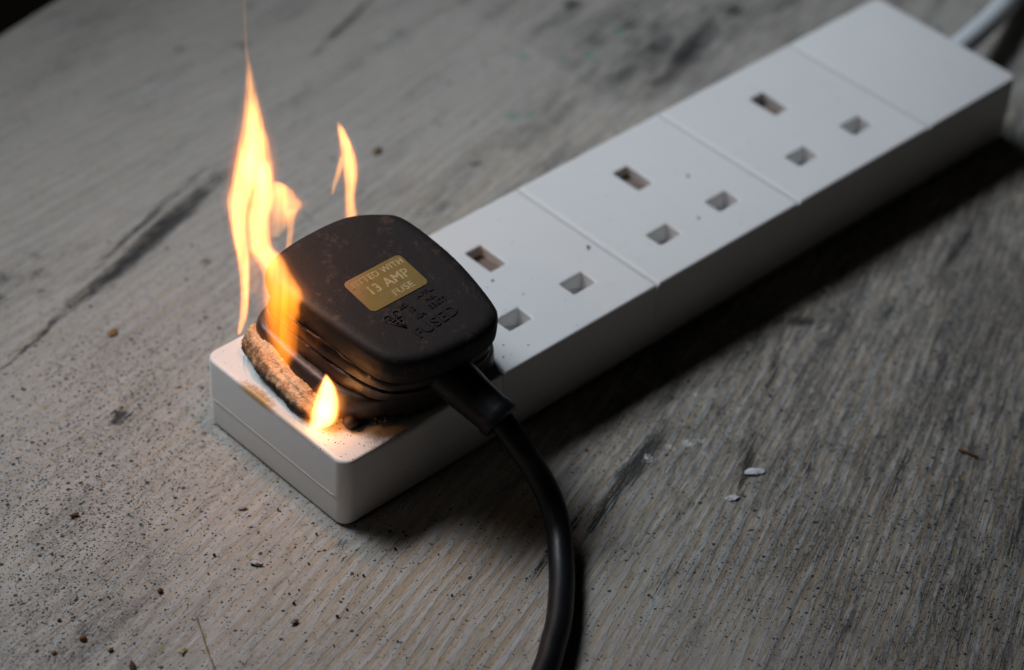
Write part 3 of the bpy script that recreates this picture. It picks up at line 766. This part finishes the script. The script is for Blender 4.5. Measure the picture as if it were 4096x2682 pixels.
link('raised_emblem', finish(bm), M_black, plug)
# moulded cord grip
bm = bmesh.new()
gp = [Vector((29.6, 3, 36.4)), Vector((30.2, -1.5, 34.8)), Vector((30.6, -4, 33.8)), Vector((31.6, -10, 31.4)), Vector((32.6, -15.3, 29.4)), Vector((32.75, -16.0, 29.13)), Vector((33.0, -17.4, 28.6)), Vector((33.1, -18.0, 28.35)), Vector((33.15, -18.3, 28.2))]
tube(bm, gp, [7.6, 6.3, 5.7, 5.2, 4.95, 5.25, 5.25, 5.0, 4.2], 40)
grip = link('cord_grip', finish(bm, True, 40), M_cord, plug)
bm = bmesh.new()
cp = [(32.4, -15, 29.6), (33.1, -18.4, 28.1), (34.1, -23.6, 23.6), (36.0, -27.2, 17.5), (36.7, -32.0, 11.3), (34.6, -37.6, 6.4), (30.0, -43.4, 4.0), (24.7, -49.2, 3.4), (16.5, -56.8, 3.4), (9.9, -61.7, 3.4), (3.2, -66.2, 3.4), (-8, -71.6, 3.4),
      (-24, -76, 3.4), (-50, -78, 3.4), (-90, -72, 3.4), (-150, -50, 3.4)]
tube(bm, catmull(cp, 10), 3.12, 28)
link('black_flex', finish(bm, True, 60), M_cord, plug)['label'] = 'round black flex curving down onto the table'

# ------------------------------------------------------------------ crumbs on the table
def crumb(name, x, y, dims, c1, c2, label, cat, group=None, seed=0, rot=0.0, sub=2, rough=.7, lumpy=.28, z=None):
    bm = bmesh.new(); bmesh.ops.create_icosphere(bm, subdivisions=sub, radius=1)
    for v in bm.verts:
        p = v.co.copy(); v.co += p.normalized()*lumpy*(mnoise.noise(p*1.4+Vector((seed*3.1, 0, 0)))*1.6+mnoise.noise(p*3+Vector((0, seed*2.3, 0))))
        v.co.x *= dims[0]; v.co.y *= dims[1]; v.co.z *= dims[2]
    bmesh.ops.rotate(bm, cent=(0, 0, 0), matrix=Matrix.Rotation(rot, 3, 'Z'), verts=bm.verts)
    lo = min(v.co.z for v in bm.verts)
    bmesh.ops.translate(bm, vec=(x, y, -lo-.12), verts=bm.verts)
    o = link(name, finish(bm, False), mat_plain(name, c1, c2, rough, 1.5), None, (x, y, 0))
    return tag(o, label, cat, group)
BR1, BR2 = (.16, .065, .025), (.07, .03, .015)
GRP = 'brown crumbs on the lower left of the table'
crumb('brown_crumb', -45.3, 12.3, (.75, .6, .5), BR1, BR2, 'dark brown square crumb, the one nearest the front of the extension lead', 'crumb', GRP, 1)
crumb('brown_crumb', -67.8, 11.6, (.9, .7, .6), (.26, .11, .035), BR2, 'orange brown lump, largest crumb near the lower left corner', 'crumb', GRP, 2)
crumb('brown_crumb', -75.3, 12.5, (.7, .55, .4), (.34, .17, .05), BR1, 'light amber crumb at the very lower left', 'crumb', GRP, 3)
crumb('brown_crumb', -68.4, 19.9, (.5, .4, .35), BR1, BR2, 'small reddish crumb just above the amber crumb', 'crumb', GRP, 4)
crumb('brown_crumb', -65.1, 4.7, (.6, .45, .4), BR1, (.03, .02, .015), 'small crumb half brown and half black near the bottom edge', 'crumb', GRP, 5)
crumb('bark_sliver', -64.6, -2.6, (1.7, .7, .5), (.08, .035, .02), (.04, .02, .015), 'dark brown bark sliver on the bottom edge of the picture', 'sliver', None, 6, .9)
crumb('curled_shell', -45.3, 45.5, (1.3, .5, .45), (.24, .19, .13), (.05, .04, .035), 'pale and black curled shell fragment among the dark specks', 'fragment', None, 7, -.3)
crumb('ash_flake', -13.5, 21.7, (1.1, .5, .35), (.42, .40, .38), (.20, .17, .15), 'small grey ash flake nearest the corner of the extension lead', 'ash flake', 'ash flakes in front of the lead', 8, -.6)
crumb('ash_flake', -22.7, 4.7, (1.5, .6, .45), (.55, .54, .53), (.30, .28, .27), 'pale ash flake with a brown end, left of centre in front of the lead', 'ash flake', 'ash flakes in front of the lead', 9, -.9)
crumb('ash_flake', -28.1, -15.6, (1.0, .5, .45), (.22, .20, .19), (.12, .11, .10), 'dark grey oblong ash flake near the bottom edge', 'ash flake', 'ash flakes in front of the lead', 10, -.1)
crumb('seed_husk', -52.9, -5.8, (1.1, .95, .3), (.42, .38, .20), (.28, .25, .13), 'dull yellow green husk beside the thin straw', 'husk', None, 11)
crumb('paint_flake', 90.1, -49.8, (2.3, 1.1, .35), (.74, .73, .76), (.62, .61, .64), 'larger white paint flake right of the black flex', 'paint flake', 'white paint flakes', 12, -.5, 3)
crumb('paint_flake', 79.3, -52.7, (1.4, .7, .3), (.70, .69, .72), (.58, .57, .6), 'smaller ragged white paint flake right of the black flex', 'paint flake', 'white paint flakes', 13, -.6, 3, lumpy=.45)
crumb('rust_sliver', 136, -79.8, (2.7, .45, .35), (.17, .05, .022), (.09, .028, .014), 'thin rust red sliver on the right side of the table', 'sliver', None, 14, -1.25)
crumb('ochre_chip', 105.9, 109.9, (1.7, 1.0, .5), (.26, .17, .06), (.10, .07, .05), 'blurred ochre chip behind the plug', 'chip', None, 15, .2)
crumb('ochre_chip', 2.2, 93.8, (1.6, 1.0, .4), (.34, .19, .06), (.12, .06, .03), 'ochre chip with a dark end on the left side of the table', 'chip', None, 16, .3)
bm = bmesh.new()
sp_ = catmull([(-44.2, .6, .5), (-46.5, -4.5, .7), (-48.8, -9.5, .5), (-51.3, -15.1, .6), (-55, -22, .5)], 8)
tube(bm, [tuple(np.array(p)+rng.normal(size=3)*.05) for p in sp_], .16, 6)
tag(link('straw', finish(bm), mat_plain('dry_straw', (.36, .27, .14), (.24, .17, .09), .6), None, (-48, -8, 0)), 'thin dry straw lying across the timber at the bottom', 'straw')

bm = bmesh.new()
for i in range(46):
    x, y = rng.normal(-12, 17), rng.normal(0, 18)
    if y > -3 and x > -3: continue
    r = abs(rng.normal(0, .17))+.10
    bmesh.ops.create_icosphere(bm, subdivisions=1, radius=min(r, .42), matrix=Matrix.Translation((x, y, r*.6)))
tag(link('soot_beads', finish(bm), bpy.data.materials['soot'], None, (-12, 0, 0)), 'round black soot beads scattered on the timber in front of the lead', 'soot', None, 'stuff')

# ------------------------------------------------------------------ flames
# rows: (height z, lateral centre, half width, strength) in mm; e = horizontal direction of the flame sheet
FL = {
 'B': ((9, 44), [(71.6, 0.37, 4.0, 0.1), (74.5, 0.5, 4.74, 0.7), (77.9, 0.61, 4.51, 1.5), (82.0, 0.8, 3.96, 2.2), (86.1, 0.8, 3.35, 2.4), (90.2, 0.61, 2.62, 2.2), (94.2, 0.54, 2.09, 1.7), (98.2, 0.44, 1.59, 1.0), (102.2, 0.27, 1.15, 0.6), (106.1, 0.09, 0.77, 0.30), (110.0, -0.35, 0.45, 0.13), (115.4, -0.55, 0.40, 0.06), (122, -.65, .40, .04), (128, -.75, .35, .015)]),
 'A': ((12, 51), [(21.9, -1.81, 0.39, 0.4), (25.0, -1.08, 0.82, 0.9), (29.0, -0.46, 1.05, 1.2), (36.6, -0.05, 1.16, 1.4), (44.1, -0.18, 1.42, 1.5), (51.2, -0.9, 1.7, 1.65), (55.3, -1.25, 1.9, 1.7), (59.7, -1.35, 2.24, 1.8), (64.0, -0.93, 2.74, 1.9), (68.2, -0.04, 2.77, 1.8), (72.4, 0.75, 2.72, 1.3), (76.6, 1.36, 2.34, 0.7), (78.7, 1.56, 1.67, 0.3)]),
 'M': ((3.4, 33.0), [(25.7, 6.44, 1.31, 0.2), (30.3, 5.29, 2.41, 0.6), (35.4, 4.38, 3.35, 0.95), (40.4, 4.12, 3.79, 1.25), (45.3, 4.45, 4.4, 1.7), (49.7, 4.4, 4.6, 2.1), (53.6, 3.78, 4.0, 1.9), (57.4, 2.8, 3.35, 1.7), (62.2, 0.9, 3.24, 1.9), (65, -0.65, 2.7, 2), (68.8, -.8, 2.5, 2.1), (72.6, -0.81, 2.52, 2.2), (76.7, -0.02, 2.68, 2.2), (80.9, 0.46, 2.34, 2.2), (85.0, 0.47, 2.05, 2), (89.0, 0.52, 1.62, 1.0), (91.0, 0.79, 1.05, 0.3)]),
 'H': ((8, 43), [(42, -.6, 1.6, .12), (48, -.3, 2.4, .2), (54, -.4, 3.0, .35), (60, -.6, 3.6, .55), (66, -.4, 4.0, .75), (72, .2, 4.3, .95), (77, .5, 4.3, 1.0), (82, .7, 3.8, .7), (87, .7, 3.0, .2)]),
 'C': ((16, 48), [(52.0, 2.46, 1.2, 0.2), (55.0, 3.26, 2.14, 0.45), (57.6, 4.06, 2.74, 0.7), (59.8, 4.76, 3.24, 1.1), (61.9, 5.21, 3.66, 1.4), (63.7, 4.71, 3.14, 1.5), (65.4, 4.3, 2.71, 1.5), (67.5, 3.47, 1.69, 1.0), (69.0, 2.64, 0.51, 0.3)]),
 'E': ((16, 47), [(42.4, 4.49, 0.87, 0.3), (48.7, 4.89, 0.86, 0.5), (51.2, 5.15, 0.83, 0.6), (55.6, 5.46, 0.96, 0.6), (58.7, 5.48, 1.37, 0.6), (61.7, 5.5, 2.04, 0.3)]),
 'F': ((50, 50), [(21.5, -3.43, 1.09, 0.2), (25.3, -3.09, 1.82, 0.5), (34.6, -3.52, 1.8, 0.8), (41.4, -4.0, 1.5, 0.9), (45.9, -4.28, 1.32, 1.0), (49.9, -4.19, 1.49, 1.2), (52.1, -4.14, 1.7, 1.5), (54.8, -4.3, 1.84, 1.7), (57.4, -4.66, 1.97, 1.8), (60.0, -4.96, 1.69, 1.9), (62.6, -5.43, 1.44, 1.9), (65.2, -6.07, 1.15, 1.5), (67.8, -6.75, 0.77, 0.9), (69.9, -7.56, 0.17, 0.2)]),
 'G': ((50, 50), [(47.1, -8.66, 0.5, 0.15), (49.8, -8.13, 0.6, 0.4), (52.0, -7.57, 0.81, 0.6), (54.7, -6.98, 0.85, 0.8), (56.9, -6.62, 0.65, 0.7), (59.1, -6.42, 0.44, 0.3)]),
 'D': ((4, 13), [(21.4, -1.74, 1.42, 0.6), (22.2, -0.75, 2.13, 1.8), (23.4, 0.11, 2.86, 2.8), (24.9, 0.58, 3.18, 2.9), (27.0, 0.9, 3.19, 3.0), (29.5, 1.15, 2.98, 2.9), (32.5, 1.35, 2.45, 2.6), (35.8, 1.4, 1.42, 2.3), (37.6, 1.22, 0.7, 1.2), (38.9, 1.1, 0.18, 0.3)]),
}
EDIR = Vector((.775, -.632, 0)).normalized(); NDIR = Vector((.632, .775, 0)).normalized()
def flame_mat(name, rows, color, soft, depth, gain, nz=.5, pw=1.1, low=None):
    t = NT(name); t.t.nodes.remove(t.b)
    sv = t.n('ShaderNodeVectorMath', operation='SCALE'); t.l(t.obj(), sv.inputs[0]); sv.inputs[3].default_value = 1000
    x, y, z = t.sep(sv.outputs[0])
    z0, z1 = rows[0][0], rows[-1][0]
    f = t.math('DIVIDE', t.math('SUBTRACT', z, z0-21), z1-z0)
    def curve(vals):
        lo, hi = min(vals)-1e-3, max(vals)+1e-3
        fc = t.n('ShaderNodeFloatCurve'); cv = fc.mapping.curves[0]
        pts = [((r[0]-z0)/(z1-z0), (v-lo)/(hi-lo)) for r, v in zip(rows, vals)]
        cv.points[0].location = pts[0]; cv.points[1].location = pts[-1]
        for p in pts[1:-1]: cv.points.new(*p)
        fc.mapping.update(); t.l(f, fc.inputs['Value'])
        return t.math('ADD', t.math('MULTIPLY', fc.outputs[0], hi-lo), lo)
    cx = curve([r[1] for r in rows]); hw = curve([r[2] for r in rows])
    ry = lambda r: max(.55, min(r[2]*.5, 1.3))*depth
    dy = curve([ry(r) for r in rows]); st = curve([r[3]/ry(r) for r in rows])
    a = t.math('POWER', t.math('ABSOLUTE', t.math('DIVIDE', t.math('SUBTRACT', x, cx), t.math('MULTIPLY', hw, 1.12))), 2.4)
    b = t.math('POWER', t.math('ABSOLUTE', t.math('DIVIDE', y, dy)), 2)
    r2 = t.math('ADD', a, b)
    core = t.math('POWER', t.math('SUBTRACT', 1.0, r2, clamp=True), pw)
    skirt = t.math('POWER', t.math('SUBTRACT', 1.0, t.math('DIVIDE', r2, 2.9), clamp=True), 2.2)
    core = t.math('ADD', core, t.math('MULTIPLY', skirt, .11))
    n = t.noise(t.vmul(sv.outputs[0], (.42, .42, .055)), 1, 2, .5, .6)
    n = t.smooth(n, .30, .68, 1-nz, 1+nz*.6)
    end = t.smooth(f, 1.0, .93)
    e = t.math('MULTIPLY', t.math('MULTIPLY', core, st), t.math('MULTIPLY', n, gain))
    em = t.n('ShaderNodeEmission'); em.inputs['Color'].default_value = col(color)
    ec = t.mix(t.smooth(z, 24.0, 42.0), low, color) if low else color
    t.l(t.mix(t.smooth(r2, .25, 1.15), ec, (1.0, .23, .025)), em.inputs['Color'])
    t.l(t.math('MULTIPLY', t.math('MULTIPLY', e, end), 1000.0), em.inputs['Strength'])
    t.l(em.outputs[0], t.out.inputs['Volume'])
    t.m.cycles.volume_sampling = 'MULTIPLE_IMPORTANCE'
    try: t.m.cycles.volume_step_rate = .25
    except Exception: pass
    return t.m
def tongue(key, name, parent, color, soft=.85, depth=1.0, gain=.80, nz=.5, label=None, low=None):
    (bx, by), rows = FL[key]
    bm = bmesh.new(); rings = []; n_ = 14
    R2 = [rows[0]]+list(rows)+[rows[-1]]
    rs = catmull([np.array(r[:3]) for r in rows], 3)
    for i, (z, c, hw) in enumerate(rs):
        ry = max(.55, min(hw*.5, 1.3))*depth*1.75+.1; rx = hw*1.80+.2
        if i in (0, len(rs)-1): rx *= .75; ry *= .75
        rings.append([bm.verts.new(Vector((c+rx*math.cos(u), ry*math.sin(u), z-21))) for u in [2*math.pi*k/n_ for k in range(n_)]])
    bridge(bm, rings); bm.faces.new(rings[0][::-1]); bm.faces.new(rings[-1])
    me = finish(bm, True)
    o = bpy.data.objects.new(name, me); C.objects.link(o); me.materials.append(flame_mat(name, rows, color, soft, depth, gain, nz, low=low))
    a = math.atan2(EDIR.y, EDIR.x)
    o.location = Vector((bx, by, 21))*MM; o.rotation_euler = (0, 0, a)
    if parent is not None:
        o.parent = parent; o.location = o.location-parent.location
    if label: o['label'] = label
    return o
FC = (1.0, .385, .078)
big = empty('tall_flame', (9, 42, 21), 'tall yellow orange flame licking up the left side of the plug', 'flame')
tongue('B', 'flame_tip', big, FC, 1.0, 1.2)
tongue('A', 'flame_tongue', big, FC, .9, label='thin left tongue standing on the edge of the lead')
tongue('M', 'flame_tongue', big, FC, .9, nz=.35, low=(1.0, .25, .012), label='main tongue passing in front of the plug')
tongue('H', 'flame_tongue', big, (1.0, .33, .05), 1.0, 1.3, label='broad dim orange sheet between the tongues')
tongue('C', 'flame_tongue', big, FC, 1.0, label='short lobe on the right')
tongue('E', 'flame_tongue', big, FC, 1.0, label='faint thin wisp on the right')
back = empty('back_flame', (50, 50, 21), 'slender curved flame rising behind the top edge of the plug', 'flame')
tongue('F', 'flame_tongue', back, FC, .9); tongue('G', 'flame_tongue', back, FC, 1.0, label='faint side wisp')
drop = tongue('D', 'small_flame', None, (1.0, .44, .13), .75, 1.0, 1.3, .1)
tag(drop, 'small bright teardrop flame at the foot of the plug on the near corner', 'flame')
# the flames' own light
def flame_lamp(name, loc, power, r, parent):
    d = bpy.data.lights.new(name, 'POINT'); d.energy = power; d.color = (1.0, .44, .17); d.shadow_soft_size = r*MM
    o = bpy.data.objects.new(name, d); C.objects.link(o); o.parent = parent; o.location = Vector(loc)*MM-parent.location
flame_lamp('flame_light', (5.6, 33.0, 56), .011, 1.5, big)
flame_lamp('flame_light', (8.6, 42, 80), .018, 1.5, big)
flame_lamp('flame_light', (4.8, 12.4, 27.5), .0002, .8, drop)
